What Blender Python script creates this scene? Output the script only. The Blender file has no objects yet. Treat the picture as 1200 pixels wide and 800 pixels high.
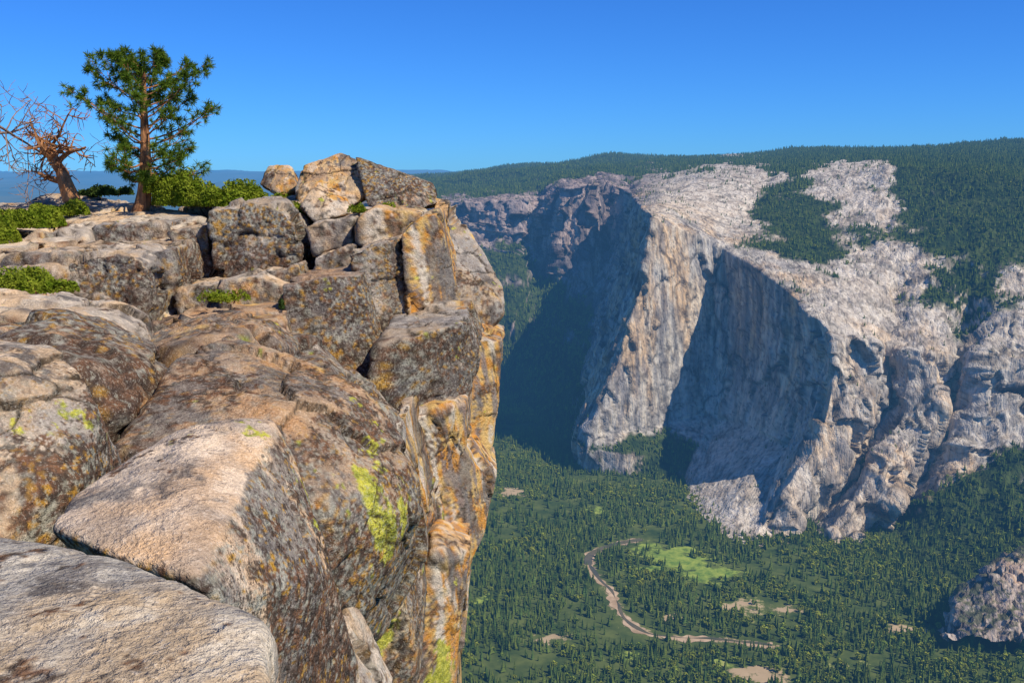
import bpy, bmesh, math, random
import numpy as np
from mathutils import Vector
random.seed(7); rng=np.random.default_rng(7)
F=1167.0; PITCH=math.atan(200/F); CP=math.cos(PITCH); SP=math.sin(PITCH)
VZ=-1080.0
# ---- unprojection helper -> world metres
def P(u,v,Y):
    a=(u-600)/F; b=-(v-400)/F
    dy=CP+b*SP; dz=-SP+b*CP
    s=Y/dy
    return (a*s, Y, dz*s)
def PZ(u,v,z):
    a=(u-600)/F; b=-(v-400)/F
    dy=CP+b*SP; dz=-SP+b*CP
    s=z/dz
    return (a*s, dy*s, z)
S=np.array
# ---- noise
def h3(i,j,k,seed):
    n=(i*374761393+j*668265263+k*2147483647+seed*1274126177)&0xffffffff
    n=((n^(n>>13))*1274126177)&0xffffffff
    n=((n^(n>>16))*2654435761)&0xffffffff
    n=n^(n>>15)
    return (n&0xffffff)/float(0xffffff)
def vnoise(p,seed=0):
    f=np.floor(p); t=p-f; t=t*t*t*(t*(t*6-15)+10)
    f=f.astype(np.int64); i,j,k=f[:,0],f[:,1],f[:,2]
    def c(a,b,d): return h3(i+a,j+b,k+d,seed)
    x,y,z=t[:,0],t[:,1],t[:,2]
    x00=c(0,0,0)*(1-x)+c(1,0,0)*x; x10=c(0,1,0)*(1-x)+c(1,1,0)*x
    x01=c(0,0,1)*(1-x)+c(1,0,1)*x; x11=c(0,1,1)*(1-x)+c(1,1,1)*x
    y0=x00*(1-y)+x10*y; y1=x01*(1-y)+x11*y
    return (y0*(1-z)+y1*z)*2-1
def fbm(p,octv=5,seed=0,gain=.5):
    a=1.0; s=np.zeros(len(p)); tot=0; q=p.copy()
    for o in range(octv):
        s+=a*vnoise(q,seed+o*17); tot+=a; a*=gain; q=q*2.03+13.7
    return s/tot
def worley(p,seed=0,tilt=0.):
    f=np.floor(p).astype(np.int64); n=len(p)
    d1=np.full(n,9.0); d2=np.full(n,9.0); idv=np.zeros(n); tl=np.zeros(n)
    for a in (-1,0,1):
        for b in (-1,0,1):
            for c in (-1,0,1):
                ci,cj,ck=f[:,0]+a,f[:,1]+b,f[:,2]+c
                r1=h3(ci,cj,ck,seed+1); r2=h3(ci,cj,ck,seed+2); r3=h3(ci,cj,ck,seed+3)
                dx,dy,dz=p[:,0]-(ci+.12+.76*r1),p[:,1]-(cj+.12+.76*r2),p[:,2]-(ck+.12+.76*r3)
                d=np.maximum(np.maximum(np.abs(dx),np.abs(dy)),np.abs(dz))*.6+.4*np.sqrt(dx**2+dy**2+dz**2)
                m=d<d1
                d2=np.where(m,d1,np.minimum(d2,d)); d1=np.where(m,d,d1)
                g1=(r1*7.13)%1; g2=(r2*5.71)%1; g3=(r3*9.37)%1; g0=(r1*3.3+r2*4.7+r3*6.1)%1
                idv=np.where(m,g0,idv)
                tl=np.where(m,(g1-.5)*dx+(g2-.5)*dy+(g3-.5)*dz,tl)
    return idv-.5+tl*tilt,d2-d1
def ss(x,a,b):
    t=np.clip((x-a)/(b-a),0,1); return t*t*(3-2*t)
def lerp(c,t,k):
    k=np.asarray(k,dtype=float); t=np.asarray(t)
    if t.ndim==1: t=t[:,None]
    return c*(1-t)+k*t
def two(a,b,t): return S(a)*(1-t[:,None])+S(b)*t[:,None]
# ---- mesh helper
def mkmesh(name,co,faces,mat,mask=None,smooth=True,col=None):
    co=np.asarray(co,dtype=np.float32); 
    me=bpy.data.meshes.new(name)
    if isinstance(faces,np.ndarray):
        k=faces.shape[1]; nf=len(faces)
        me.vertices.add(len(co)); me.vertices.foreach_set('co',co.ravel())
        me.loops.add(nf*k); me.loops.foreach_set('vertex_index',faces.astype(np.int32).ravel())
        me.polygons.add(nf); me.polygons.foreach_set('loop_start',np.arange(0,nf*k,k,dtype=np.int32))
        me.update(calc_edges=True)
    else:
        me.from_pydata([tuple(map(float,c)) for c in co],[],faces); me.update()
    me.polygons.foreach_set('use_smooth',np.full(len(me.polygons),smooth))
    for nm,dat in (('mask',mask),('col',col)):
        if dat is None: continue
        at=me.color_attributes.new(nm,'FLOAT_COLOR','POINT')
        m4=np.ones((len(co),4),dtype=np.float32); m4[:,:3]=dat
        at.data.foreach_set('color',m4.ravel())
    ob=bpy.data.objects.new(name,me); bpy.context.scene.collection.objects.link(ob)
    if mat: me.materials.append(mat)
    return ob
# ---- node helper
class N:
    def __init__(s,name):
        s.m=bpy.data.materials.new(name); s.m.use_nodes=True; s.t=s.m.node_tree; s.t.nodes.clear()
        s.out=s.t.nodes.new('ShaderNodeOutputMaterial')
    def n(s,ty,**kw):
        x=s.t.nodes.new('ShaderNode'+ty)
        for k,v in kw.items(): setattr(x,k,v)
        return x
    def l(s,a,b): s.t.links.new(a,b)
    def val(s,x,sock):
        if hasattr(x,'links'): s.l(x,sock)
        else: sock.default_value=x if not isinstance(x,tuple) else (x+(1,) if len(x)==3 and sock.type=='RGBA' else x)
    def pos(s,scale=(1,1,1),rot=(0,0,0)):
        g=s.n('NewGeometry'); m=s.n('Mapping'); m.inputs['Scale'].default_value=scale; m.inputs['Rotation'].default_value=rot
        s.l(g.outputs['Position'],m.inputs['Vector']); return m.outputs[0]
    def noise(s,vec,scale,detail=6,rough=.55,dist=0):
        x=s.n('TexNoise'); s.l(vec,x.inputs['Vector']); x.inputs['Scale'].default_value=scale; x.inputs['Detail'].default_value=detail
        x.inputs['Roughness'].default_value=rough; x.inputs['Distortion'].default_value=dist; return x.outputs['Fac']
    def step(s,x,a,b,lo=0.,hi=1.):
        m=s.n('MapRange'); s.val(x,m.inputs[0]); s.val(a,m.inputs[1]); s.val(b,m.inputs[2]); m.inputs[3].default_value=lo; m.inputs[4].default_value=hi
        return m.outputs[0]
    def math(s,op,a,b=0.):
        m=s.n('Math',operation=op); s.val(a,m.inputs[0]); s.val(b,m.inputs[1]); return m.outputs[0]
    def mix(s,f,a,b,bt='MIX'):
        m=s.n('Mix',data_type='RGBA',blend_type=bt); s.val(f,m.inputs[0]); s.val(a,m.inputs[6]); s.val(b,m.inputs[7]); return m.outputs[2]
    def attr(s,nm): return s.n('Attribute',attribute_name=nm).outputs['Color']
    def mask(s):
        p=s.n('SeparateColor'); s.l(s.attr('mask'),p.inputs[0]); return p.outputs
    def finish(s,col,rough=.9,h=None,dist=.1,strength=1.0,spec=.2,air=False,diffuse=False):
        if diffuse: b=s.n('BsdfDiffuse'); s.val(col,b.inputs[0])
        else: b=s.n('BsdfPrincipled'); s.val(col,b.inputs['Base Color']); s.val(rough,b.inputs['Roughness']); b.inputs['Specular IOR Level'].default_value=spec
        if h is not None:
            bp=s.n('Bump'); bp.inputs['Distance'].default_value=dist; bp.inputs['Strength'].default_value=strength
            s.l(h,bp.inputs['Height']); s.l(bp.outputs[0],b.inputs['Normal'])
        if air:   # aerial haze painted in as blue emission, growing with world distance from the overlook
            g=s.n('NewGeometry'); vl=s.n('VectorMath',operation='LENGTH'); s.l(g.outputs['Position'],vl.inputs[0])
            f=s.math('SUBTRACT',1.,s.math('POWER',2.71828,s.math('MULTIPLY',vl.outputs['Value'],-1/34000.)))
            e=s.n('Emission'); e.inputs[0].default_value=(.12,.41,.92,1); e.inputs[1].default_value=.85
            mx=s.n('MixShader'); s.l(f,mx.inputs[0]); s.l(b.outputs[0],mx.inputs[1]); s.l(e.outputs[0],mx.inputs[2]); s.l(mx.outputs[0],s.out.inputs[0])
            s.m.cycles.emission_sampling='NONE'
        else: s.l(b.outputs[0],s.out.inputs[0])
        return s.m
# near granite: per-vertex weathering colour (computed below) + fine crystal grain and lichen specks
def granite():
    s=N('granite'); p=s.pos(); R,G,B=s.mask()[:3]; c=s.attr('col')
    n3=s.noise(p,34,3,.7); lb=s.noise(p,13,4,.8)
    c=s.mix(s.step(n3,.36,.56,.35,0),c,(.16,.12,.09)); c=s.mix(s.step(n3,.55,.68,0,.35),c,(.82,.72,.58))
    c=s.mix(s.math('MULTIPLY',s.step(lb,.54,.57),s.math('MULTIPLY',G,.8)),c,(.08,.055,.04))
    c=s.mix(s.math('MULTIPLY',s.step(lb,.44,.41),s.math('MULTIPLY',G,.55)),c,(.46,.43,.32))
    h=s.math('ADD',s.math('MULTIPLY',lb,.45),s.math('MULTIPLY',n3,.16))
    h=s.math('ADD',h,s.math('MULTIPLY',s.noise(p,4.,3,.65),.9))
    return s.finish(c,.95,h,.13,1.0,diffuse=True)
GR=granite()
def gcol(q,R,G,B,e,tint=(1,1,1)):
    n1=fbm(q/1.3,4,101,.6); n2=fbm(q/.35,5,102,.65)
    t=q.copy(); t[:,0]+=q[:,2]*.22
    s1=fbm(t/S([.8,.8,5]),5,103,.6); s2=fbm(t/S([.33,.33,3]),4,104,.6); s3=fbm(t/S([.5,.5,3.2])+9,5,105,.65)
    c=two((.72,.49,.28),(.50,.42,.33),ss(n1,-.12,.25)); c=lerp(c,ss(n2,.0,.35)*.75,(.84,.68,.49)); c=lerp(c,ss(-n2,.05,.35)*.55,(.38,.28,.19))
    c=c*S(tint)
    och=two((.76,.31,.03),(.80,.50,.15),ss(n2,-.15,.15))
    c=lerp(c,ss(s1+R*.98,.42,.62)*.94,och)
    c=lerp(c,ss(s2,.14,.28)*np.clip(R*1.2,0,1)*.75,(.80,.73,.60))
    c=lerp(c,ss(-s2,.12,.22)*R*.85,(.24,.21,.20))
    c=lerp(c,ss(s3+G*.46+R*.08,.22,.38)*.86,two((.105,.095,.09),(.22,.195,.17),ss(n2,-.2,.2)))
    l=.42*fbm(q/.9,3,106)+.58*fbm(q/.14,5,107,.75)
    fine=fbm(q/.09,3,108,.7)
    c=lerp(c,ss(l+G*.36,.24,.29)*.92,two((.055,.034,.025),(.21,.09,.04),ss(fine,-.1,.25)))
    cr=fbm(q/.11,4,109,.8); big=fbm(q/1.6,3,110)
    c=lerp(c,ss(cr+big*.35,.14,.20)*np.clip(G*1.1,0,1)*.85,two((.30,.285,.21),(.50,.475,.37),ss(fine,-.2,.2)))
    c=lerp(c,ss(fbm(q/.07,3,111,.7)+big*.3,.31,.37)*G,(.55,.28,.03))
    yg=fbm(q/S([.45,.45,1.1]),5,112,.75); c=lerp(c,ss(yg+B*.75,.48,.54)*.92,two((.36,.38,.03),(.72,.66,.06),ss(fine,-.2,.2)))
    c*= (1-.9*np.exp(-(e/.026)**2))[:,None]
    return c
def massif_mat():
    s=N('cliff_granite'); p=s.pos(); n2=s.noise(s.pos((1,1,.5)),.05,4,.7); n4=s.noise(s.pos((1,1,.15)),.07,3,.7)
    c=s.mix(s.step(n2,.47,.64,.0,.35),s.attr('col'),(.5,.45,.38),'MULTIPLY'); c=s.mix(s.step(n4,.48,.60,0,.45),c,(.38,.33,.29),'MULTIPLY')
    h=s.math('ADD',s.math('MULTIPLY',n2,9.),s.math('MULTIPLY',n4,11.))
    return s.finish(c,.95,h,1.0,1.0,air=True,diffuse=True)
MM=massif_mat()
def mcol(q,nz,fo,warm,pur,e):
    n1=fbm(q/260,4,201); n2=fbm(q/40,5,202,.65); st=fbm(q/S([48,48,430]),5,203,.65); st2=fbm(q/S([15,15,220]),4,204,.6); st3=fbm(q/S([150,150,420]),4,205)
    c=two((.52,.46,.375),(.68,.53,.36),ss(n1,-.15,.2)); c=lerp(c,ss(st3,-.03,.22)*.75,(.78,.50,.24))
    c=lerp(c,ss(st,.04,.20)*.72,(.24,.215,.20)); c=lerp(c,ss(st2,.08,.3)*.6,(.84,.72,.53)); c=lerp(c,ss(-st2,.10,.26)*.6,(.22,.20,.18))
    c=lerp(c,ss(n2,.12,.3)*.4,(.24,.21,.18))
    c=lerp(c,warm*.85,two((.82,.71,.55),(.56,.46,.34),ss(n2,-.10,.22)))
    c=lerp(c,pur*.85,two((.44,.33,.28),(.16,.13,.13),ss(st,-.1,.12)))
    c*=(1-.6*np.exp(-(e/.05)**2))[:,None]
    c=lerp(c,fo,two((.03,.05,.016),(.075,.10,.028),ss(n2,-.2,.2)))
    return c
def ground_mat():
    s=N('valley_ground'); p=s.pos(); R,G,B=s.mask()[:3]
    n=s.noise(p,.012,4,.65); n2=s.noise(p,.035,6,.75)
    c=s.mix(s.step(n,.35,.65),(.035,.06,.017),(.12,.14,.035))
    m=s.mix(s.step(n2,.38,.62),(.10,.18,.03),(.30,.35,.06))
    nn=s.math('MULTIPLY',s.math('SUBTRACT',n2,.5),2.2)
    c=s.mix(s.step(s.math('ADD',R,nn),.35,.6),c,m)
    c=s.mix(s.step(s.math('ADD',G,nn),.45,.65),c,s.mix(n,(.28,.20,.10),(.58,.42,.25)))
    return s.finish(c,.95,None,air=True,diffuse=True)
GM=ground_mat()
def simple(name,c1,c2,scale,rough=.9,bump=None,detail=3,stretch=(1,1,1),rnd=False,trans=0,spec=.2,air=False,diffuse=True):
    s=N(name); p=s.pos(stretch); n=s.noise(p,scale,detail,.65)
    c=s.mix(s.step(n,.35,.65),c1,c2)
    if rnd:
        o=s.n('ObjectInfo'); c=s.mix(s.step(o.outputs['Random'],0,1,.0,.8),c,(c2[0]*1.7,c2[1]*1.25,c2[2]*.9))
    m=s.finish(c,rough,n if bump else None,bump or .1,1.,spec,air,diffuse)
    if trans:
        b=[x for x in s.t.nodes if x.type=='BSDF_DIFFUSE'][0]
        t=s.n('BsdfTranslucent'); s.val(c,t.inputs[0]); mx=s.n('MixShader'); mx.inputs[0].default_value=trans
        s.l(b.outputs[0],mx.inputs[1]); s.l(t.outputs[0],mx.inputs[2]); s.l(mx.outputs[0],s.out.inputs[0])
    return m
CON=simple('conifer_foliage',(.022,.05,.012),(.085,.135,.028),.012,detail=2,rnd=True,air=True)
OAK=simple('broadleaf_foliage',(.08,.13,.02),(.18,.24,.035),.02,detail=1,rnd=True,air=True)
BARKF=simple('far_bark',(.12,.08,.05),(.2,.13,.08),.5,detail=0)
BARK=simple('pine_bark',(.16,.075,.04),(.55,.26,.11),6,bump=.05,stretch=(1,1,.3))
DEAD=simple('dead_wood',(.16,.11,.09),(.36,.26,.20),5,bump=.03,stretch=(1,1,.3))
DEADO=simple('dead_wood_orange',(.28,.12,.05),(.50,.25,.11),4,bump=.03,stretch=(1,1,.3))
NEED=simple('pine_needles',(.07,.13,.015),(.19,.27,.03),3,trans=.3)
LEAF=simple('manzanita_leaves',(.12,.18,.012),(.32,.36,.035),2.5,trans=.3)
LEAF2=simple('shrub_leaves_dark',(.05,.085,.02),(.10,.15,.035),2.5,trans=.25)
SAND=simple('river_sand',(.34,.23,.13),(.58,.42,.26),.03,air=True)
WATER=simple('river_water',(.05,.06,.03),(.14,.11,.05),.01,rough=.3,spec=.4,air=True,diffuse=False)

# ---- lofted control net
def loft(net,subc,subr,blur=2):
    C=np.array(net,dtype=float)
    def up(A,subs):
        out=[]
        for i in range(A.shape[0]-1):
            s=subs[i]
            for j in range(s): out.append(A[i]*(1-j/s)+A[i+1]*(j/s))
        out.append(A[-1]); return np.array(out)
    D=up(C,subc); D=np.swapaxes(up(np.swapaxes(D,0,1),subr),0,1)
    for _ in range(blur): D=blurg(D)
    return D
def blurg(D):
    E=D.copy(); E[1:-1]=(D[:-2]+2*D[1:-1]+D[2:])/4; D=E.copy()
    E=D.copy(); E[:,1:-1]=(D[:,:-2]+2*D[:,1:-1]+D[:,2:])/4; return E
def gnormal(X):
    dc=np.gradient(X,axis=0); dr=np.gradient(X,axis=1); n=-np.cross(dc,dr); n/=np.linalg.norm(n,axis=2,keepdims=True)+1e-9; return n
def gfaces(nc,nr):
    i,j=np.meshgrid(np.arange(nc-1),np.arange(nr-1),indexing='ij'); a=(i*nr+j).ravel()
    return np.stack([a,a+1,a+nr+1,a+nr],1)

# ================= EL CAPITAN MASSIF =================
# rows: far, back, brow, slope, rim, m1, m2, base, talus, foot(u,v at valley level)
cols=[
[(380,206,13000,1),(380,210,11000,1),(385,216,8500,1),(388,226,7300,1),(390,238,6100,.5),(392,252,6080,0),(395,266,6050,0),(400,285,5950,.4),(410,345,5500,1),(420,425)],
[(500,204,12500,1),(515,207,10500,1),(525,212,8000,1),(530,222,7000,.9),(535,238,5850,.2),(537,252,5820,0),(540,268,5790,0),(548,290,5680,.5),(540,355,5200,1),(525,438)],
[(590,199,12000,1),(595,203,9500,1),(598,208,7800,1),(600,220,6800,.9),(602,236,5750,.1),(604,254,5720,0),(607,278,5690,0),(613,302,5580,.5),(600,375,5000,1),(578,460)],
[(630,196,11500,1),(630,200,8800,1),(630,206,7500,1),(630,222,6600,.9),(632,240,5800,.1),(632,262,5770,0),(632,288,5740,0),(638,316,5620,.5),(620,392,4950,1),(600,472)],
[(655,194,11500,1),(655,198,8800,1),(655,203,7300,1),(658,210,6300,.6),(660,220,5500,.0),(657,250,5460,0),(655,288,5420,0),(660,325,5320,.5),(638,405,4800,1),(618,482)],
[(690,192,11000,1),(690,196,8400,1),(690,201,7000,1),(690,207,6200,.6),(692,216,5480,0),(690,245,5450,0),(684,290,5420,0),(680,338,5320,.4),(655,425,4600,1),(632,500)],
[(720,190,11000,1),(712,194,8200,1),(708,199,7000,1),(706,205,6200,.5),(708,211,5600,0),(708,245,5570,0),(700,290,5540,0),(692,345,5420,.4),(668,440,4400,1),(645,515)],
[(750,188,10500,1),(745,193,7800,1),(742,202,6500,.9),(740,212,5900,.4),(738,224,5450,0),(734,255,5430,0),(724,300,5400,0),(706,352,5250,.3),(680,452,4200,1),(660,528)],
[(790,185,10000,1),(775,190,7500,1),(770,205,6000,.4),(762,217,5200,.1),(750,234,4500,0),(737,290,4460,0),(718,350,4400,0),(698,408,4300,.2),(686,475,3900,1),(670,538)],
[(810,184,9500,.8),(800,190,7200,1),(800,207,5400,.2),(780,226,4500,0),(760,250,3800,0),(744,330,3740,0),(716,410,3670,0),(686,492,3580,.1),(682,520,3540,.8),(675,548)],
[(830,183,9300,.4),(825,189,7000,.8),(825,205,5000,.1),(792,233,4300,0),(765,255,3680,0),(752,335,3620,0),(724,425,3550,0),(690,507,3480,0),(688,530,3450,.9),(684,556)],
[(860,180,9000,.2),(860,187,6800,.6),(855,204,4900,0),(825,238,4300,.05),(800,268,3740,0),(792,345,3690,0),(775,425,3630,0),(752,503,3560,0),(752,528,3480,.9),(752,562)],
[(890,179,9000,.5),(890,186,6800,.7),(890,205,4900,.0),(862,245,4300,.0),(834,283,3830,0),(836,345,3800,0),(834,420,3760,0),(822,484,3700,0),(815,515,3560,.4),(800,570)],
[(905,178,8800,1),(905,187,6700,1),(905,205,4900,.3),(878,250,4300,.5),(848,290,3800,0),(856,350,3780,0),(854,425,3740,0),(844,490,3680,0),(828,530,3500,.05),(800,592)],
[(930,173,8500,1),(930,185,6500,1),(935,203,4800,.7),(905,260,4100,1),(893,316,3560,.1),(900,380,3530,0),(898,445,3500,0),(890,505,3460,.0),(850,550,3300,-.1),(812,608)],
[(970,171,8000,1),(970,183,6400,1),(975,202,4700,.15),(950,275,3950,.8),(938,352,3310,.3),(944,405,3290,0),(942,465,3270,0),(925,525,3240,0),(872,570,3080,-.2),(835,628)],
[(1000,172,8000,1),(1005,182,6300,1),(1010,199,4600,.0),(985,290,3800,.45),(974,390,3070,0),(979,440,3030,0),(960,515,2960,0),(890,618,2840,0),(880,634,2810,-.1),(866,652)],
[(1040,171,8000,1),(1040,181,6200,1),(1040,196,4500,.2),(1020,290,3750,.35),(1012,400,3100,.1),(1015,455,3050,0),(995,520,2980,0),(930,620,2850,0),(925,632,2820,.3),(918,652)],
[(1070,169,8000,1),(1065,180,6200,1),(1060,196,4500,.95),(1052,290,3700,.4),(1045,405,3220,.3),(1045,465,3230,.3),(1015,535,3200,.2),(955,600,3060,.3),(950,625,2900,.6),(945,658)],
[(1100,168,8000,1),(1090,180,6100,1),(1080,200,4400,1),(1085,290,3650,.5),(1070,410,3130,.1),(1060,480,3040,0),(1025,550,2920,0),(962,636,2790,0),(958,648,2760,.4),(955,664)],
[(1130,166,8000,1),(1120,179,6100,1),(1110,203,4250,1),(1115,295,3600,.6),(1100,410,3130,.15),(1095,480,3040,.1),(1065,550,2930,.1),(1005,628,2810,.1),(1003,645,2770,.8),(1000,668)],
[(1160,164,8000,1),(1155,178,6000,1),(1150,205,4150,1),(1145,303,3500,.7),(1125,410,3260,.4),(1110,480,3240,.3),(1085,545,3190,.35),(1045,590,3060,.5),(1040,630,2880,.9),(1030,674)],
[(1200,163,8000,1),(1200,177,6000,1),(1190,210,4050,1),(1180,310,3450,.7),(1160,410,3100,0),(1150,470,3030,0),(1130,530,2960,.1),(1100,575,2900,.5),(1090,625,2780,1),(1080,684)],
[(1270,161,8000,1),(1270,175,6000,1),(1250,210,4000,1),(1235,310,3400,.6),(1225,390,3120,.1),(1215,450,3050,0),(1205,500,2980,.1),(1180,535,2920,.6),(1165,610,2750,1),(1150,702)],
[(1400,158,8000,1),(1400,172,6000,1),(1380,210,4000,1),(1360,290,3400,.4),(1350,370,3100,.1),(1340,430,3020,0),(1330,480,2950,.1),(1300,525,2850,.6),(1270,610,2600,1),(1250,740)],
[(1650,155,8000,1),(1650,170,6000,1),(1600,210,4000,1),(1580,290,3400,.4),(1570,370,3100,.1),(1560,430,3000,0),(1550,480,2900,.1),(1500,540,2750,.6),(1450,650,2400,1),(1430,800)],
]
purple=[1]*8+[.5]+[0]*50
net=[]
for ci,c in enumerate(cols):
    row=[]
    for ri,q in enumerate(c):
        if len(q)==2: x,y,z=PZ(q[0],q[1],VZ-12); f=1 if not(13<=ci<=16) else .1
        else: x,y,z=P(*q[:3]); f=q[3]
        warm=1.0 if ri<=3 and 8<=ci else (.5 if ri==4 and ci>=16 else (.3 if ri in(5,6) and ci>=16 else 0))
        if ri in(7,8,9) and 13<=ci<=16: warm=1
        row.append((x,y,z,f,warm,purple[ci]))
    net.append(row)
D=loft(net,[28]*(len(net)-1),[20,20,44,44,38,38,38,16,14],2)
X=D[:,:,:3]; nc,nr=X.shape[:2]; nrm=gnormal(X); p=X.reshape(-1,3); nn=nrm.reshape(-1,3)
steep=1-np.abs(nn[:,2])
rid=1-np.abs(fbm(p/S([150,150,900]),4,3))*2
d=rid*20*np.clip(steep*1.5,.25,1)
d+=fbm(p/S([60,60,300]),4,9)*10+fbm(p/S([22,22,90]),3,5)*4
d+=fbm(p/S([900,900,900]),4,77)*60*np.clip((p[:,1]-5800)/2500,0,1)
wp=p+np.stack([fbm(p/90,3,2),fbm(p/90,3,12),fbm(p/90,3,22)],1)*50
wi,we1=worley(wp/S([100,100,330]),4,1.6); d+=wi*24*np.clip(steep*1.4,.1,1)
wi,we2=worley(wp/S([38,38,110]),14,1.8); d+=wi*8*np.clip(steep*1.4,.2,1)
cidx=np.arange(nc)/28.0
calm=1-.68*np.exp(-((cidx-11.1)/1.1)**2)-.4*np.exp(-((cidx-14)/1.0)**2)+.9*np.clip((cidx-16)/2,0,1)+1.0*np.clip((8-cidx)/2,0,1)
rowi=np.arange(nr); e=np.clip((nr-1-rowi)/12,0,1)
d=d.reshape(nc,nr)*calm[:,None]*e[None,:]
X=X+nrm*d[:,:,None]
n2=gnormal(X).reshape(-1,3); pf=X.reshape(-1,3)
fo=D[:,:,3].ravel()+fbm(pf/S([170,170,220]),6,31,.6)*.85
fo-=np.clip((.45-n2[:,2]),0,1)*1.3
forest=np.clip((fo-.42)*6,0,1)
mfaces=gfaces(nc,nr)
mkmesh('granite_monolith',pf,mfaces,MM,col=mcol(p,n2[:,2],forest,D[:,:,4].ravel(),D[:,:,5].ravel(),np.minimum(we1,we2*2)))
# ---- tree prototypes
def conifer(name,tiers,seed,wid=.17):
    r=random.Random(seed); V=[];Fc=[];mi=[]
    n=7
    for t in range(tiers):
        z0=.10+.80*(t/tiers); z1=min(1.0,z0+.95/tiers+.12*(1-t/tiers)); rad=wid*(1-(t/tiers)**1.15)*r.uniform(.8,1.15)+.015
        b=len(V); ox,oy=r.uniform(-.015,.015),r.uniform(-.015,.015)
        for k in range(n):
            a=2*math.pi*(k+r.uniform(-.3,.3))/n; rr=rad*(r.uniform(.5,.75) if k%2 else r.uniform(.9,1.25))
            V.append((ox+rr*math.cos(a),oy+rr*math.sin(a),z0+r.uniform(-.03,.02)))
        V.append((ox,oy,z1))
        for k in range(n): Fc.append((b+k,b+(k+1)%n,b+n)); mi.append(0)
    b=len(V)
    for k in range(3):
        a=k*math.pi/1.5; V.append((.014*math.cos(a),.014*math.sin(a),-.05))
    V.append((0,0,.6))
    for k in range(3): Fc.append((b+k,b+(k+1)%3,b+3)); mi.append(1)
    ob=mkmesh(name,V,Fc,CON,smooth=False); ob.data.materials.append(BARKF)
    ob.data.polygons.foreach_set('material_index',mi); return ob
def broad(name,seed):
    r=random.Random(seed); V=[];Fc=[]
    for q in range(70):
        th=r.uniform(0,6.28); cz=r.uniform(-1,1); rr=r.uniform(.75,1.05)
        s=math.sqrt(1-cz*cz); c=Vector((s*math.cos(th)*.42*rr,s*math.sin(th)*.42*rr,.58+cz*.38*rr))
        a=Vector((r.gauss(0,1),r.gauss(0,1),r.gauss(0,1))).normalized()*.16; bb=a.cross(Vector((r.gauss(0,1),r.gauss(0,1),r.gauss(0,1)))).normalized()*.15
        b=len(V); V+= [c+a,c+bb,c-a,c-bb]; Fc.append((b,b+1,b+2,b+3))
    b=len(V)
    for k in range(4):
        a=k*math.pi/2; V.append((.03*math.cos(a),.03*math.sin(a),-.05))
    V.append((0,0,.6)); 
    for k in range(4): Fc.append((b+k,b+(k+1)%4,b+4))
    return mkmesh(name,V,Fc,OAK,smooth=False)
def instancer(name,pts,size,proto):
    n=len(pts); ang=rng.uniform(0,6.28,n); h=size/2
    V=np.zeros((n,4,3))
    for k in range(4):
        a=ang+k*math.pi/2+math.pi/4; V[:,k,0]=pts[:,0]+np.cos(a)*h*1.4142; V[:,k,1]=pts[:,1]+np.sin(a)*h*1.4142; V[:,k,2]=pts[:,2]
    ob=mkmesh(name,V.reshape(-1,3),np.arange(n*4).reshape(n,4),None,smooth=False)
    ob.instance_type='FACES'; ob.use_instance_faces_scale=True; ob.instance_faces_scale=1.0
    ob.show_instancer_for_render=False; ob.show_instancer_for_viewport=False
    proto.parent=ob
tri=pf[mfaces]; fm=forest[mfaces].mean(1); cen=tri.mean(1)
cr_=np.cross(tri[:,2]-tri[:,0],tri[:,3]-tri[:,1]); ar=.5*np.linalg.norm(cr_,axis=1)
nz=np.abs(cr_[:,2])*.5
w=nz*fm*np.clip(4200/cen[:,1],0,1.3)**1.8
out=(cen[:,0]>cen[:,1]*.60)|(cen[:,0]<-cen[:,1]*.18)
w[out]=0
cl=np.clip(fbm(cen/S([90,90,90]),3,91)*3-.1,0,1)
sp=nz*(fm<.3)*(1-np.clip((0.6-nz/ar)*3,0,1))*cl; sp[out]=0
def pick(w,n):
    i=rng.choice(len(w),n,p=w/w.sum()); a=rng.random((n,1)); b=rng.random((n,1)); t=tri[i]
    return t[:,0]*(1-a)*(1-b)+t[:,1]*a*(1-b)+t[:,2]*a*b+t[:,3]*(1-a)*b
nsp=1300
mt=np.concatenate([pick(w,50000),pick(sp,nsp)])
# ================= VALLEY =================
rivpx=[(905,757),(870,752),(830,749),(795,748),(765,744),(742,734),(726,718),(720,703),(712,690),(699,675),(690,661),(692,650),(708,642),(728,636),(752,632)]
rv=S([PZ(u,v,VZ) for u,v in rivpx])
def dense(pl,n=14):
    out=[]
    m=len(pl)
    for i in range(m-1):
        p0=pl[max(i-1,0)];p1=pl[i];p2=pl[i+1];p3=pl[min(i+2,m-1)]
        for k in range(n):
            t=k/n; out.append(.5*((2*p1)+(-p0+p2)*t+(2*p0-5*p1+4*p2-p3)*t*t+(-p0+3*p1-3*p2+p3)*t**3))
    out.append(pl[-1]); return S(out)
rd=dense(rv)
def distpoly(xy,pl):
    d=np.full(len(xy),1e9)
    for a,b in zip(pl[:-1],pl[1:]):
        ab=b[:2]-a[:2]; t=np.clip(((xy-a[:2])@ab)/(ab@ab+1e-9),0,1); d=np.minimum(d,np.linalg.norm(xy-(a[:2]+t[:,None]*ab),axis=1))
    return d
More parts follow.
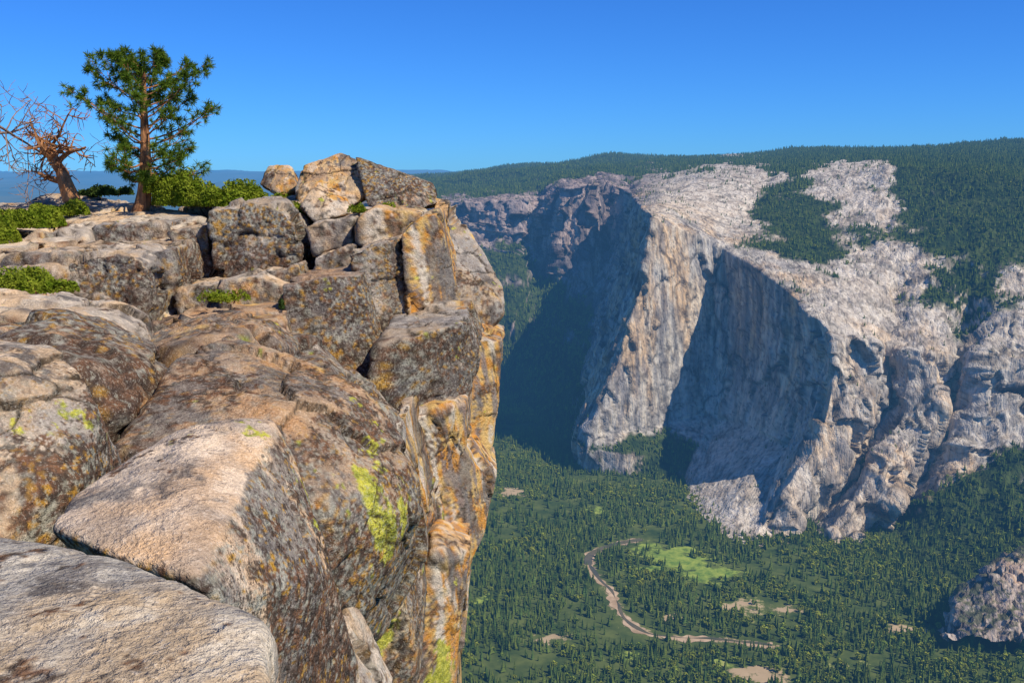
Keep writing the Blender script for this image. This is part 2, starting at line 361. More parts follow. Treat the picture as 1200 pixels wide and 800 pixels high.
patches=[(795,655,110,90,1,0),(830,672,90,60,1,0),(760,668,60,40,.9,.2),(760,640,40,40,.8,.1),(870,712,85,60,.6,.7),(920,712,70,50,.5,.7),(780,722,40,25,.1,1.1),(600,577,70,60,.6,.9),(625,580,40,40,.4,.6),(1075,739,60,16,0,1.2),(640,748,45,32,.4,.9),(885,790,80,40,.5,1),(680,620,35,40,.6,.2),(860,778,35,30,.7,.3),(950,695,25,30,.6,.6),(1000,780,60,20,.6,.6),(570,700,30,30,.6,.1),(740,770,50,20,.6,.3),(700,598,60,25,.7,.3),(640,660,25,20,.6,.4)]
def meadow(xy):
    a=np.zeros(len(xy)); b=np.zeros(len(xy))
    z3=np.column_stack([xy,xy[:,0]*0])/45
    wx=xy+np.stack([fbm(z3,3,61),fbm(z3,3,62)],1)*45
    for u,v,rx,ry,g,t in patches:
        c=PZ(u,v,VZ); q=np.exp(-(((wx[:,0]-c[0])/rx)**2+((wx[:,1]-c[1])/ry)**2))
        a=np.maximum(a,q*g); b=np.maximum(b,q*t)
    return a,b
gx=np.concatenate([[-60000,-20000,-6000,-3000],np.arange(-1500,3000,14.),[4000,8000,20000,60000]])
gy=np.concatenate([[-60000,-10000,-500,400,1100],np.arange(1500,4400,14.),[5600,6300,7500,9000,12000,20000,60000]])
XX,YY=np.meshgrid(gx,gy,indexing='ij'); xy=np.stack([XX.ravel(),YY.ravel()],1)
a,b=meadow(xy); dr=distpoly(xy,rv)
b=np.maximum(b,np.exp(-(dr/22)**2)*.6)
g=gfaces(len(gx),len(gy))[:,::-1]
mkmesh('ground',np.column_stack([xy,np.full(len(xy),VZ)]),g,GM,np.stack([a,b,b*0],1))
def ribbon(name,pl,wf,z,mat):
    t=np.gradient(pl,axis=0); n=np.stack([-t[:,1],t[:,0]],1); n/=np.linalg.norm(n,axis=1)[:,None]
    V=[];Fc=[]
    for i in range(len(pl)):
        wl,wr=wf(i)
        V.append((pl[i,0]+n[i,0]*wl,pl[i,1]+n[i,1]*wl,z)); V.append((pl[i,0]-n[i,0]*wr,pl[i,1]-n[i,1]*wr,z))
    for i in range(len(pl)-1): Fc.append((2*i,2*i+1,2*i+3,2*i+2))
    return mkmesh(name,V,Fc,mat)
ribbon('river_bank',rd,lambda i:(10+7*math.sin(i*.21)+4*math.sin(i*.7),11+7*math.sin(i*.17+2)+4*math.sin(i*.9)),VZ+.6,SAND)
ribbon('river',rd,lambda i:((-1+4*math.sin(i*.11)) if i<140 else 11,(8+3*math.sin(i*.3)) if i<140 else 11),VZ+1.2,WATER)
n=110000
yy=np.sqrt(rng.uniform(1500**2,4700**2,n)); xx=rng.uniform(-.16,.56,n)*yy
xy=np.stack([xx,yy],1); a,b=meadow(xy); dr=distpoly(xy,rv)
p3=np.column_stack([xx,yy,np.zeros(n)])
dn=fbm(p3/130,4,77)
keep=(np.maximum(a,b)+rng.normal(0,.14,n)+fbm(p3/40,3,8)*.35<.42)&(dr>14+rng.uniform(0,18,n))&(rng.random(n)<np.clip(.72+dn*1.6,.10,1))
keep&=rng.random(n)<.60
vt=np.column_stack([xx,yy,np.full(n,VZ)])[keep]
isb=rng.random(len(vt))<np.clip(.24+fbm(vt/S([200,200,1]),3,55)*.9,0.04,.75)
vc=vt[~isb]; vb=vt[isb]
allc=np.concatenate([vc,mt]); szm=np.where(mt[:,1]>4500,rng.uniform(18,32,len(mt)),rng.uniform(10,26,len(mt))); szm[-nsp:]*=.6
sz=np.concatenate([12+24*rng.random(len(vc))**1.4,szm])
sel=rng.integers(0,3,len(allc))
for k in range(3):
    pr=conifer('conifer',[6,5,6][k],k+1,[.15,.19,.13][k])
    instancer('conifer_forest',allc[sel==k],sz[sel==k],pr)
bb=np.concatenate([vb,mt[:7000]+S([5,5,0])]); instancer('broadleaf_forest',bb,rng.uniform(8,17,len(bb)),broad('oak',3))
def netmesh(name,net,subc,subr,dispf,mat,colf,blur=2,post=0):
    D=loft(net,subc,subr,blur); X=D[:,:,:3]; nm=gnormal(X); p0=X.reshape(-1,3); d,e=dispf(p0,nm.reshape(-1,3)); d=d.reshape(X.shape[:2])
    for _ in range(post): d=blurg(d[:,:,None])[:,:,0]
    X=X+nm*d[:,:,None]; q=X.reshape(-1,3)
    col,mask=colf(q,gnormal(X).reshape(-1,3),e)
    return mkmesh(name,q,gfaces(*X.shape[:2]),mat,mask,col=col)
kn=[]
for u0,rows in [(1105,[(742,2190),(742,2170),(744,2150),(748,2130),(752,2120)]),(1130,[(700,2260),(695,2220),(712,2180),(732,2150),(748,2120)]),(1165,[(670,2350),(665,2280),(690,2200),(730,2140),(752,2100)]),(1200,[(655,2380),(646,2300),(680,2210),(725,2140),(752,2090)]),(1260,[(650,2400),(640,2300),(670,2210),(725,2130),(765,2060)]),(1400,[(650,2400),(640,2300),(690,2200),(740,2120),(800,2000)])]:
    kn.append([P(u0,v,Y) for v,Y in rows])
def knd(p,n):
    w,e=worley(p/S([22,22,50]),3,1.6); return (1-np.abs(fbm(p/S([50,50,120]),4,3))*2)*14+fbm(p/18,4,5)*6+w*14,e
netmesh('rock_outcrop',kn,[28]*5,[24]*4,knd,MM,lambda q,n,e:(mcol(q,n[:,2],np.clip((fbm(q/60,4,2)-.1-(.6-n[:,2]))*3,0,.8),q[:,0]*0+.1,q[:,0]*0+.6,e),None))
# ================= DISTANT HILLS =================
HX,HY=np.meshgrid(np.linspace(-22000,30000,260),np.linspace(13500,46000,160),indexing='ij')
q=np.stack([HX.ravel(),HY.ravel(),HX.ravel()*0],1)
t=np.interp(q[:,1],[13500,16000,20000,26000,34000,42000,46000],[-1100,-620,-520,-430,-250,-90,-400])
hz=t+(1-np.abs(fbm(q/S([5200,3200,1]),5,21))*2.2)*260-120
hz=np.where(q[:,1]<14000,-1100,hz)
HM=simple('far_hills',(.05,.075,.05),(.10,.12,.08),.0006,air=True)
mkmesh('distant_hills',np.column_stack([q[:,0],q[:,1],hz]),gfaces(260,160)[:,::-1],HM)

# ================= NEAR CLIFF =================
near=[]
def addcol(lst):
    pts=[P(*q) for q in lst]
    x0,y0,z0=pts[0]
    back=[(x0*1.35,y0*1.5,z0-6),(x0*1.1,y0*1.15,z0-.3)]
    x1,y1,z1=pts[-1]
    near.append(back+pts+[(x1,y1+1,z1-25),(x1,y1+30,z1-160)])
addcol([(-260,243,45),(-260,300,31),(-230,360,21),(-200,420,16),(-200,600,12.5),(-200,700,10),(-200,900,9)])
addcol([(0,247,42),(0,300,31),(0,370,20),(0,450,15),(0,600,12),(0,700,10),(0,900,9)])
addcol([(100,236,41),(100,290,33),(100,370,24),(110,460,17),(110,600,13.5),(110,700,11),(110,900,10)])
addcol([(200,251,39),(200,300,34.5),(200,375,27),(200,450,19),(200,600,15),(200,700,12),(200,900,11)])
addcol([(300,240,37),(300,300,34),(300,370,29.5),(300,460,21),(300,600,16),(300,720,13.5),(300,900,12.5)])
addcol([(400,240,35.5),(400,290,33),(400,370,29.5),(400,470,24),(400,600,19),(400,720,16.5),(400,900,15)])
addcol([(450,245,35),(450,300,32.5),(450,380,29.5),(460,470,26.5),(460,600,22.5),(450,720,20),(440,900,18.5)])
addcol([(500,248,35),(500,300,33),(505,380,30),(510,470,27.5),(515,600,25),(490,720,23),(480,900,21)])
addcol([(512,252,35.5),(535,320,34),(545,390,32),(550,480,30),(548,590,28),(515,700,26),(508,900,24)])
addcol([(516,257,37),(560,335,36),(565,400,34.5),(565,470,33.),(568,590,31),(532,700,28.5),(524,900,27)])
last=near[-1]
near.append([(x-.6,y+18,z) for x,y,z in last])
def neard(p,n):
    w=p+np.stack([fbm(p/2.5,4,1),fbm(p/2.5,4,2),fbm(p/2.5,4,3)],1)*.45
    th=.35; wr=np.stack([w[:,0]*math.cos(th)-w[:,1]*math.sin(th),w[:,0]*math.sin(th)+w[:,1]*math.cos(th),w[:,2]],1)
    i1,e1=worley(wr/S([2.3,2.6,3.0]),5,1.5); i2,e2=worley(wr/S([.8,.9,1.1]),15,1.6)
    d=i1*.8-np.exp(-e1/.035)*.22+i2*.24-np.exp(-e2/.04)*.08+fbm(p/3,6,8)*.30+fbm(p/.5,4,6)*.06
    out=np.clip((p[:,0]/p[:,1]+.20)/.08,0,1)*np.clip((p[:,1]-18)/4,0,1)
    d*=1-.6*out
    return d*np.clip((p[:,1])/16,.35,1),np.minimum(e1,e2*2.)
def nearm(q,n,e):
    r=np.clip((q[:,0]/np.maximum(q[:,1],1)+.16)/.08,0,1)*np.clip(1.5-n[:,2]*1.6,0,1)
    r=np.maximum(r*.75,.12)
    g=np.clip(.65+fbm(q/2.2,3,4)*.8,0,1)*(1-.6*r)*np.clip(1.0-np.clip(n[:,2]-.45,0,1)*1.8,.1,1)
    b=q[:,0]*0
    return gcol(q,r,g,b,e),np.stack([r,g,b],1)
netmesh('granite_cliff',near,[24,26,44,56,56,44,44,36,26,12],[8,20,70,64,56,66,50,56,12,6],neard,GR,nearm,2,1)

_ico={}
def ico(sub):
    if sub not in _ico:
        bm=bmesh.new(); bmesh.ops.create_icosphere(bm,subdivisions=sub,radius=1)
        _ico[sub]=(S([v.co[:] for v in bm.verts]),S([[v.index for v in f.verts] for f in bm.faces])); bm.free()
    return _ico[sub]
def hull_planes(pts):
    bm=bmesh.new()
    for q in pts: bm.verts.new(q)
    bmesh.ops.convex_hull(bm,input=bm.verts); bm.normal_update()
    c=S(pts).mean(0); pl=[]
    for f in bm.faces:
        n=S(f.normal[:]); o=S(f.verts[0].co[:]); dd=float(n@(o-c))
        if dd<0: n=-n; dd=-dd
        if dd<1e-4: continue
        if any(n@m>.985 for m,_ in pl): continue
        pl.append((n,dd))
    bm.free(); return c,pl
rockn=0
def rock(ctrl,m=(.1,.5,0),sh=(0.,2.,-1.),p=50,sub=6,amp=1.,joint=1.,name='boulder',top=.12,shrink=.92,tint=(1,1,1),yg=None):
    global rockn; rockn+=1
    p=p*1.8
    pts=[P(*q) for q in ctrl]; k=S(pts); sh=S(sh)
    cc=k.mean(0)
    pts2=[tuple(cc+(S(q)-cc)*shrink+sh) for q in pts]
    c,pl=hull_planes(pts+pts2)
    d,fc=ico(sub); acc=np.zeros(len(d)); nw=np.zeros((len(d),3))
    for n,dd in pl:
        t=np.clip(d@n/dd,0,None); acc+=t**p
    mxp=acc**(1/p)
    for n,dd in pl:
        t=np.clip(d@n/dd,0,None)/mxp; nw+=(t**p)[:,None]*n
    nw/=np.linalg.norm(nw,axis=1)[:,None]+1e-9
    q=c+d/mxp[:,None]
    size=np.ptp(k,axis=0)[[0,2]].max()
    wq=q+np.stack([fbm(q/(size*.3),4,9),fbm(q/(size*.3),4,19),fbm(q/(size*.3),4,29)],1)*size*.10
    i1,e1=worley(wq/(size*S([.45,.45,.38])),rockn,1.6); i2,e2=worley(wq/(size*S([.16,.16,.13])),rockn+3,1.6)
    dsp=fbm(q/(size*.4),6,rockn,.55)*size*.045
    dsp+=(i1*.075-np.exp(-e1/.022)*.022)*size*joint+(i2*.018)*size*joint
    q=q+nw*(dsp*amp)[:,None]
    mk=np.tile(S(m,dtype=float),(len(q),1))
    up=np.clip((nw[:,2]-.55)/.3,0,1)
    mk[:,1]=np.clip(mk[:,1]*(1+.8*fbm(q/(size*.4),4,rockn+7)),0,1)*(1-up*(1-top))
    mk[:,0]*=(1-up*.5)
    if yg:
        for u,v,Y,rad,a in yg: mk[:,2]=np.maximum(mk[:,2],a*np.exp(-(np.linalg.norm(q-S(P(u,v,Y)),axis=1)/rad)**2))
    e=e1*size/2.2 if joint>.3 else e1*3+.05
    return mkmesh(name,q,fc,GR,mk,col=gcol(q,mk[:,0],mk[:,1],mk[:,2],e,tint))
# upright joint block: front face outline on a (yawed) vertical plane, squared off backwards
def block(poly,Yf,yaw=0.,depth=3.,dx=0.,rise=0.,batter=.15,m=(.1,.7,0),sub=5,amp=.85,joint=1.,p=20,top=.1,tint=(1,1,1),yg=None,name='granite_block'):
    um=sum(q[0] for q in poly)/len(poly); vm=max(q[1] for q in poly)
    ctrl=[(u,v,Yf+yaw*(u-um)/100+batter*(vm-v)/F*Yf) for u,v in poly]
    return rock(ctrl,m,(dx,depth,rise),p,sub,amp,joint,name,top,1.0,tint,yg)
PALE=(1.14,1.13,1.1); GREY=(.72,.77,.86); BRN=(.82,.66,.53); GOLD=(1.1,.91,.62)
# foreground
rock([(-120,605,5.4),(0,620,5.2),(60,630,5.0),(150,652,4.7),(205,678,4.4),(258,704,4.1),(302,735,3.8),(316,765,3.5),(318,830,3.1),(300,960,2.5),(-150,960,2.5)],(.0,.10,0),(0,.2,-2.6),20,7,.5,.25,top=.8,tint=(.9,.96,1.0))
rock([(-80,388,10.8),(0,395,10.4),(60,405,10),(98,430,9.5),(118,480,9.1),(108,550,8.6),(62,612,8.0),(0,640,7.4),(-80,640,7.2),(-80,420,8.9),(20,425,9.1)],(.1,1.,0),(0,.8,-1.2),18,7,.7,.5,top=.4,yg=[(60,520,8.4,.5,.45)])
rock([(58,618,6.5),(85,575,7.2),(150,540,7.8),(215,503,8.4),(285,490,8.6),(322,495,8.6),(347,540,8.4),(373,620,8.1),(388,680,7.8),(342,716,7.2),(290,730,6.5),(252,700,5.9),(150,665,6.1),(228,585,6.85),(235,510,7.9)],(.1,1.,0),(0.2,.8,-1.6),40,7,.5,.3,top=.0,tint=(1.2,1.12,1.05),yg=[(335,560,8.2,.5,.45)])
rock([(112,565,10.8),(130,530,11.6),(198,425,13.8),(268,388,15.2),(335,415,14.6),(402,442,14.2),(450,487,13.8),(492,550,13.4),(490,602,13),(455,665,12.5),(425,712,12),(385,720,11.2),(322,470,12.6),(335,500,12.1),(385,600,11.3)],(.25,1.,0),(.0,2.,-1.6),40,7,.7,.6,top=.4,tint=(.84,.66,.50),yg=[(418,560,12.4,.7,.9),(448,620,12.5,.6,.9),(445,665,12.4,.5,.8),(430,520,13,.5,.5)])
# middle slabs
rock([(-80,378,15),(20,370,15.6),(105,368,17),(165,393,17.6),(200,432,15),(180,500,12.8),(115,520,11.8),(90,425,12),(-80,400,13)],(.25,.95,0),(0,1.5,-2.5),40,6,.8,.9,top=.95,tint=BRN)
rock([(165,402,21),(215,370,25),(335,365,26.5),(350,410,22),(275,392,17.5),(200,430,15.6)],(.3,.6,0),(0,1,-2.5),40,6,.8,1.,top=.7,tint=BRN)
rock([(300,400,24),(345,395,25),(430,452,24),(475,497,22),(445,500,18.5),(400,450,17.5)],(.3,.9,0),(0,2,-3),40,6,.8,1.,top=.8)
rock([(-80,335,21),(0,343,20.6),(80,350,20.4),(75,373,18.5),(0,378,17.6),(-80,376,17.5)],(.05,.2,0),(0,2,-1.5),30,5,.8,1.,tint=PALE)
rock([(-80,350,19),(30,345,20),(110,352,21),(165,372,20.5),(160,392,19),(60,384,17),(-80,385,16)],(.1,.4,0),(0,2,-1.5),30,6,.8,1.,tint=PALE)
# pale flat top ledges
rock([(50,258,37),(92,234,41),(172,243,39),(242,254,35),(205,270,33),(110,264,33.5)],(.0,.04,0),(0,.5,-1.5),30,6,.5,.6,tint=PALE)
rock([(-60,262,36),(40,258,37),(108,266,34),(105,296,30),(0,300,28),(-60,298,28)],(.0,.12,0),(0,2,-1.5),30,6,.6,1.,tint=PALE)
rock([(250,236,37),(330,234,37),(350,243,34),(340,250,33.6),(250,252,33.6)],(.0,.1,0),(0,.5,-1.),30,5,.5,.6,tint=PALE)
# fronts, upper tier
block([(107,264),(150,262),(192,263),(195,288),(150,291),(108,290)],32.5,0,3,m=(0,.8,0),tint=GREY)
block([(0,299),(78,296),(84,322),(60,350),(0,346)],27,0,4,m=(.1,.6,0))
block([(-90,300),(-2,300),(0,346),(-90,346)],27,0,4,m=(.1,.5,0))
block([(84,292),(146,290),(150,304),(86,306)],29.5,0,3,m=(0,.4,0),tint=PALE)
block([(78,308),(112,297),(150,299),(170,312),(172,345),(168,402),(140,396),(108,372),(76,340)],26.8,.3,4,m=(.1,.85,0),sub=6,joint=1.4)
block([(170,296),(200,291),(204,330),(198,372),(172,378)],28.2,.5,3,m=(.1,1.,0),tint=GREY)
block([(150,286),(196,284),(198,300),(152,302)],30.4,.5,3,m=(0,.4,0))
block([(197,272),(243,262),(247,300),(250,332),(200,336)],31.,.4,3,m=(.2,.75,0))
block([(244,248),(285,240),(325,241),(346,262),(352,291),(345,312),(300,322),(287,331),(247,319)],30.8,.3,3.5,m=(.1,1.,0),sub=6,tint=GREY,joint=1.6)
block([(206,338),(252,333),(256,372),(214,384),(204,360)],28.2,.4,3,m=(.3,.7,0))
block([(256,333),(300,324),(336,336),(338,362),(300,376),(258,372)],28.,.4,3,m=(.3,.5,0),tint=PALE)
block([(290,330),(346,312),(352,340),(322,352),(292,346)],29.2,.6,3,m=(.2,.6,0))
block([(176,380),(214,384),(258,372),(335,364),(336,398),(270,402),(200,420),(172,408)],25.5,.3,3,m=(.3,.7,0),sub=6,tint=BRN)
# tower
block([(355,266),(385,260),(416,257),(412,290),(366,302)],31.2,.4,3,m=(.2,.5,0))
block([(368,302),(414,288),(417,322),(366,331)],30,.5,3,m=(.35,.45,0))
block([(415,258),(440,242),(492,250),(488,280),(440,294),(416,288)],31,.9,3,m=(.75,.35,0),joint=.8,tint=GOLD)
block([(418,294),(442,294),(468,278),(474,330),(477,392),(440,403),(424,350)],28.6,1.6,3,m=(.6,.6,0),sub=6,amp=.5,batter=.05,p=40)
block([(469,276),(492,254),(512,248),(526,300),(536,368),(520,386),(478,392)],29.6,2.4,3,m=(1.,.2,0),sub=6,amp=.5,batter=.0,tint=GOLD,p=40)
block([(330,340),(380,326),(424,320),(440,402),(428,452),(382,438),(333,404)],26.6,.8,3.5,m=(.2,1.,0),sub=6,amp=.6,tint=(.7,.6,.55),p=34)
block([(438,405),(478,393),(522,386),(547,374),(563,408),(556,450),(545,472),(500,486),(468,494),(426,456)],25.8,2.6,4,m=(.2,.95,0),sub=6,amp=.5,batter=.05,tint=GREY,p=34)
rock([(508,264,34),(547,262,34),(553,290,33),(590,334,32),(591,368,31.4),(562,394,31),(537,374,30.6),(514,312,31.6)],(.15,.6,0),(0,1.5,-.5),24,6,.6,.5,tint=GREY)
rock([(510,232,35),(527,235,35),(523,257,34),(508,257,34)],(.9,.1,0),(0,1,-.2),24,5,.8,.5,tint=GOLD)
# outer wall, inclined exfoliation sheets
W=dict(m=(1.,.15,0),sub=6,amp=.5,joint=.9,batter=.0,p=30)
block([(548,392),(582,398),(580,440),(581,475),(572,545),(556,560),(538,520),(545,470)],28.6,3.,3,**W)
block([(470,494),(545,472),(545,520),(520,580),(498,640),(470,600),(462,540)],25.2,2.4,3,m=(.95,.3,0),sub=6,amp=.5,joint=.9,batter=-.1,p=30)
block([(498,600),(536,520),(560,548),(580,560),(574,592),(555,650),(535,690),(505,690)],26,3.,3,tint=GOLD,**W)
block([(452,500),(470,494),(480,560),(492,640),(480,700),(440,700),(455,640),(490,590)],20.5,1.5,3,m=(.8,.4,.0),sub=6,amp=.5,joint=.9,batter=-.05,p=30)
block([(470,690),(506,650),(552,646),(540,700),(526,745),(532,850),(478,850)],23.2,2.6,3,m=(1.,.2,0),sub=6,amp=.5,joint=.9,batter=-.1,p=30,tint=GOLD,yg=[(520,780,23,1.2,.8)])
block([(404,712),(440,676),(478,690),(486,760),(476,860),(410,860)],17.5,1.2,3,m=(.6,.5,0),sub=6,amp=.5,joint=1.,batter=-.1,p=30,yg=[(455,740,17,.8,.7)])
# summit boulders
rock([(343,222,35),(356,196,35.6),(398,178,35.8),(424,190,35.6),(432,226,34.6),(402,246,34),(350,240,34)],(.7,.15,0),(0,1.5,-.2),18,6,.8,.35,tint=GOLD,top=.3)
rock([(418,190,35),(465,200,35),(507,215,35),(513,238,34.6),(480,248,34),(430,242,34)],(.35,.95,0),(0,1.5,-.2),22,6,.8,.5,top=.8,tint=BRN)
rock([(303,216,37),(315,195,37.5),(340,194,37.4),(352,222,36),(325,228,36)],(.9,.05,0),(0,1,-.2),16,5,.8,.5,tint=GOLD)
rock([(350,243,33),(372,216,34),(405,226,34),(411,250,33),(368,260,32.6)],(.1,.2,0),(0,1,-.2),18,5,.8,.5,tint=PALE)
rock([(325,232,36),(352,226,36),(356,250,34),(330,248,34)],(.2,.3,0),(0,1,-.2),18,5,.8,.5)
# lower ledge
rock([(300,745,8.6),(345,716,9.2),(425,716,10.6),(458,790,10.4),(450,880,9.6),(320,900,7.6)],(.2,.4,.0),(0,1,-2),30,6,.8,1.,top=.5,yg=[(350,760,8.8,.7,.8)])

# ================= VEGETATION =================
class MB:
    def __init__(s): s.V=[];s.F=[];s.M=[]
    def tube(s,pts,rad,n=6,mi=0):
        prev=None
        for i,(q,r) in enumerate(zip(pts,rad)):
            q=Vector(q); t=(Vector(pts[min(i+1,len(pts)-1)])-Vector(pts[max(i-1,0)])).normalized()
            a=t.cross(Vector((.3,.9,.2))).normalized(); b=t.cross(a)
            base=len(s.V)
            for k in range(n):
                an=2*math.pi*k/n; s.V.append(q+(a*math.cos(an)+b*math.sin(an))*r)
            if prev is not None:
                for k in range(n): s.F.append((prev+k,prev+(k+1)%n,base+(k+1)%n,base+k)); s.M.append(mi)
            prev=base
    def quad(s,c,a,b,mi):
        k=len(s.V); s.V+=[c-a-b,c+a-b*.4,c+a+b*.4,c-a+b]; s.F.append((k,k+1,k+2,k+3)); s.M.append(mi)
    def build(s,name,mats):
        ob=mkmesh(name,s.V,s.F,mats[0],smooth=False)
        for m in mats[1:]: ob.data.materials.append(m)
        ob.data.polygons.foreach_set('material_index',s.M); return ob
def rv3(r): return Vector((r.gauss(0,1),r.gauss(0,1),r.gauss(0,1))).normalized()
def tuft(mb,c,d,r,mi,n=34,L=.22):
    for k in range(n):
        v=(rv3(r)+d*.55).normalized(); l=L*r.uniform(.6,1.15)
        w=v.cross(rv3(r)).normalized()*.013
        mb.quad(c+v*l*.5,v*l*.5,w,mi)
def pine(base,top,H,seed):
    r=random.Random(seed); mb=MB(); base=Vector(base); top=Vector(top)
    n=14; tp=[];tr=[]
    for i in range(n+1):
        t=i/n; q=base.lerp(top,t)+Vector((.10*math.sin(t*5),.06*math.sin(t*7+1),0)); tp.append(q); tr.append(.26*(1-t)**.8+.02+(.12*(1-t*10) if t<.1 else 0))
    mb.tube(tp,tr,10)
    def tr_at(t):
        x=t*n; i=min(int(x),n-1); return tp[i].lerp(tp[i+1],x-i)
    nb=48
    for i in range(nb):
        t=.20+.79*(i/nb)**.9; az=i*2.4+r.uniform(-.4,.4)
        prof=np.interp(t,[.2,.3,.45,.6,.75,.9,1],[2.1,2.8,2.4,2.45,2.0,1.35,.4])
        L=prof*r.uniform(.55,1.1)
        dx,dy=math.cos(az),math.sin(az)
        if t<.45 and dx<-.2: L*=.65
        p0=tr_at(t); pts=[p0];rad=[.045*(1-t)+.02]; 
        up=r.uniform(-.15,.2)-(.25 if t<.4 else 0)+t*.35
        m=6
        for k in range(1,m+1):
            f=k/m; q=p0+Vector((dx*L*f,dy*L*f,L*(up*f+.30*f*f)+r.uniform(-.05,.05)))
            pts.append(q); rad.append(rad[0]*(1-f*.8))
        mb.tube(pts,rad,5)
        for k in range(2,m+1):
            for s in range(3 if k<m else 4):
                if k==2 and r.random()<.6: continue
                if r.random()<.12: continue
                d=Vector((dx,dy,.35))+rv3(r)*.9; d.normalize(); l=L*.26*r.uniform(.5,1.2)*(1 if k<m else .5)
                e=pts[k]+d*l; e.z+=l*.25
                mb.tube([pts[k],pts[k].lerp(e,.5)-Vector((0,0,.03)),e],[.014,.010,.007],3)
                tuft(mb,e,d,r,1,34)
                if r.random()<.65: tuft(mb,pts[k].lerp(e,.55)+rv3(r)*.05,d,r,1,24)
    tuft(mb,top,Vector((0,0,1)),r,1,50)
    return mb.build('pine_tree',[BARK,NEED])
TY=37.5
pine(S(P(165,246,TY))-S([0,0,.15]),P(172,72,TY),6.6,5)
def dead(name,base,H,lean,seed,mat,r0=.16,depth=4,spread=.9,twigs=5,first=0):
    r=random.Random(seed); mb=MB()
    def br(p,d,L,rad,dep):
        pts=[p];rd=[rad]; q=p; n=6
        for k in range(n):
            d=(d+rv3(r)*.24+Vector((0,0,.02))).normalized(); q=q+d*L/n; pts.append(q); rd.append(rad*(1-.70*(k+1)/n)+.006)
        mb.tube(pts,rd,6 if dep>2 else 4)
        if dep>0:
            for k in range(twigs if dep<depth or not first else first):
                i=r.randint(2 if dep==depth else 1,n); v=rv3(r); v=(v-d*v.dot(d)).normalized()
                nd=(d*.35+v*spread+Vector((-.15 if dep==depth else 0,0,-.05))).normalized()
                br(pts[i],nd,L*r.uniform(.35,.65)*(1.25 if dep==depth else 1),rd[i]*.6,dep-1)
    br(Vector(base),Vector(lean).normalized(),H,r0,depth)
    return mb.build(name,[mat])
dead('dead_pine_tree',S(P(84,232,39))-S([0,0,.1]),2.5,(-.08,0,1),12,DEADO,.34,3,1.1,6,8)
dead('dead_pine_tree',P(-40,250,36),5.2,(.02,0,1),4,DEAD,.18,4,1.0,5)
def shrub(name,spots,n,mat,leaf=.055,seed=1):
    r=random.Random(seed); mb=MB()
    for (u,v,Y,rx,ry,rz) in spots:
        c=Vector(P(u,v,Y)); m=int(n*rx*ry*(rz+.3))
        lump=[(r.uniform(-.75,.75),r.uniform(-.75,.75),r.uniform(.25,.5)) for _ in range(int(6+rx*4))]
        for k in range(m):
            a=lump[r.randrange(len(lump))]; w=rv3(r); q=Vector(((a[0]+w.x*a[2])*rx,(a[1]+w.y*a[2])*ry,abs(w.z)*a[2]*2*rz*r.uniform(.5,1.05)))
            x=rv3(r)*leaf*r.uniform(.6,1.3); y=x.cross(rv3(r)).normalized()*leaf*.6
            mb.quad(c+q,x,y,0)
        for k in range(int(8*rx)):
            a=lump[r.randrange(len(lump))]; e=c+Vector((a[0]*rx,a[1]*ry,rz*.7)); b0=c+Vector((a[0]*rx*.6,a[1]*ry*.6,-.1)); mb.tube([b0,b0.lerp(e,.5)+rv3(r)*.05,e],[.02,.013,.006],4,1)
    return mb.build(name,[mat,BARK])
shrub('manzanita_shrub',[(215,240,36.5,1.2,.9,1.3),(265,240,36,1.4,1.0,1.0),(310,244,35.5,1.3,1.0,.65),(345,252,33.6,.7,.6,.5),(195,225,38,.9,.9,.9)],8500,LEAF,seed=1)
shrub('manzanita_shrub',[(125,228,41,.8,.7,.45),(105,230,41.5,.5,.5,.3)],7000,LEAF2,seed=2)
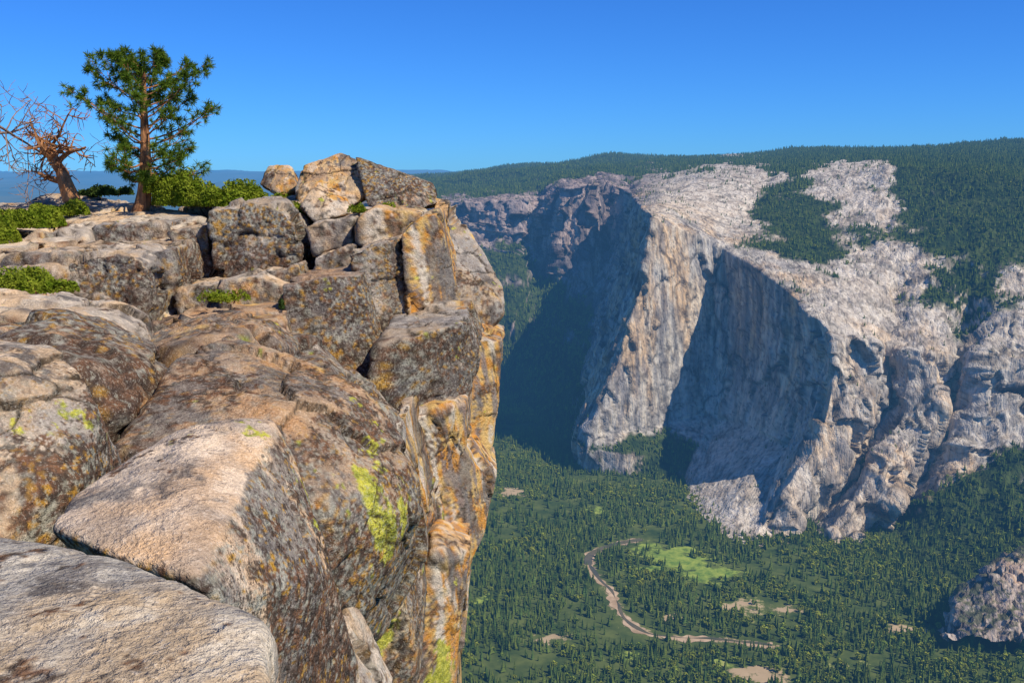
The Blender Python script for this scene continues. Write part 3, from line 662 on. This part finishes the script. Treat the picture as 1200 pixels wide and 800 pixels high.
shrub('manzanita_shrub',[(-20,285,30,1.2,1.5,.75),(20,265,33,1.2,1.6,.7),(60,252,36,.9,1.2,.55)],8000,LEAF,seed=3)
shrub('manzanita_shrub',[(0,337,22.3,1.0,.6,.5),(55,342,22.,.6,.4,.38)],12000,LEAF,.04,4)
shrub('mountain_shrub',[(262,352,27,.6,.4,.3)],12000,LEAF,.035,5)
shrub('mountain_shrub',[(418,248,32.5,.35,.3,.3),(455,245,32.8,.25,.3,.25)],12000,LEAF,.035,6)
shrub('mountain_shrub',[(332,362,26,.12,.12,.4)],30000,LEAF2,.03,7)

# ================= LIGHT / SKY / CAMERA =================
AZ=math.radians(122); EL=math.radians(49)
sd=Vector((math.sin(AZ)*math.cos(EL),math.cos(AZ)*math.cos(EL),math.sin(EL)))
L=bpy.data.lights.new('sun','SUN'); L.energy=5.0; L.angle=math.radians(.5); L.color=(1,.93,.81)
lo=bpy.data.objects.new('sun',L); bpy.context.scene.collection.objects.link(lo); lo.rotation_euler=sd.to_track_quat('Z','Y').to_euler()
w=bpy.data.worlds.new('World'); bpy.context.scene.world=w; w.use_nodes=True; nt=w.node_tree
bg=nt.nodes['Background']; sk=nt.nodes.new('ShaderNodeTexSky'); sk.sky_type='NISHITA'; sk.sun_disc=False; sk.sun_elevation=EL; sk.sun_rotation=AZ
sk.altitude=1500; sk.air_density=1.0; sk.dust_density=.2; sk.ozone_density=2.0
mu=nt.nodes.new('ShaderNodeMix'); mu.data_type='RGBA'; mu.blend_type='MULTIPLY'; mu.inputs[0].default_value=1; mu.inputs[7].default_value=(.20,.62,1.38,1)
nt.links.new(sk.outputs[0],mu.inputs[6]); nt.links.new(mu.outputs[2],bg.inputs[0]); bg.inputs[1].default_value=.102
cam=bpy.data.cameras.new('camera'); cam.lens=35; cam.sensor_width=36; cam.clip_start=.1; cam.clip_end=200000
co=bpy.data.objects.new('camera',cam); bpy.context.scene.collection.objects.link(co); co.rotation_euler=(math.pi/2-PITCH,0,0)
sc=bpy.context.scene; sc.camera=co
sc.view_settings.view_transform='Standard'; sc.view_settings.look='None'; sc.view_settings.exposure=0
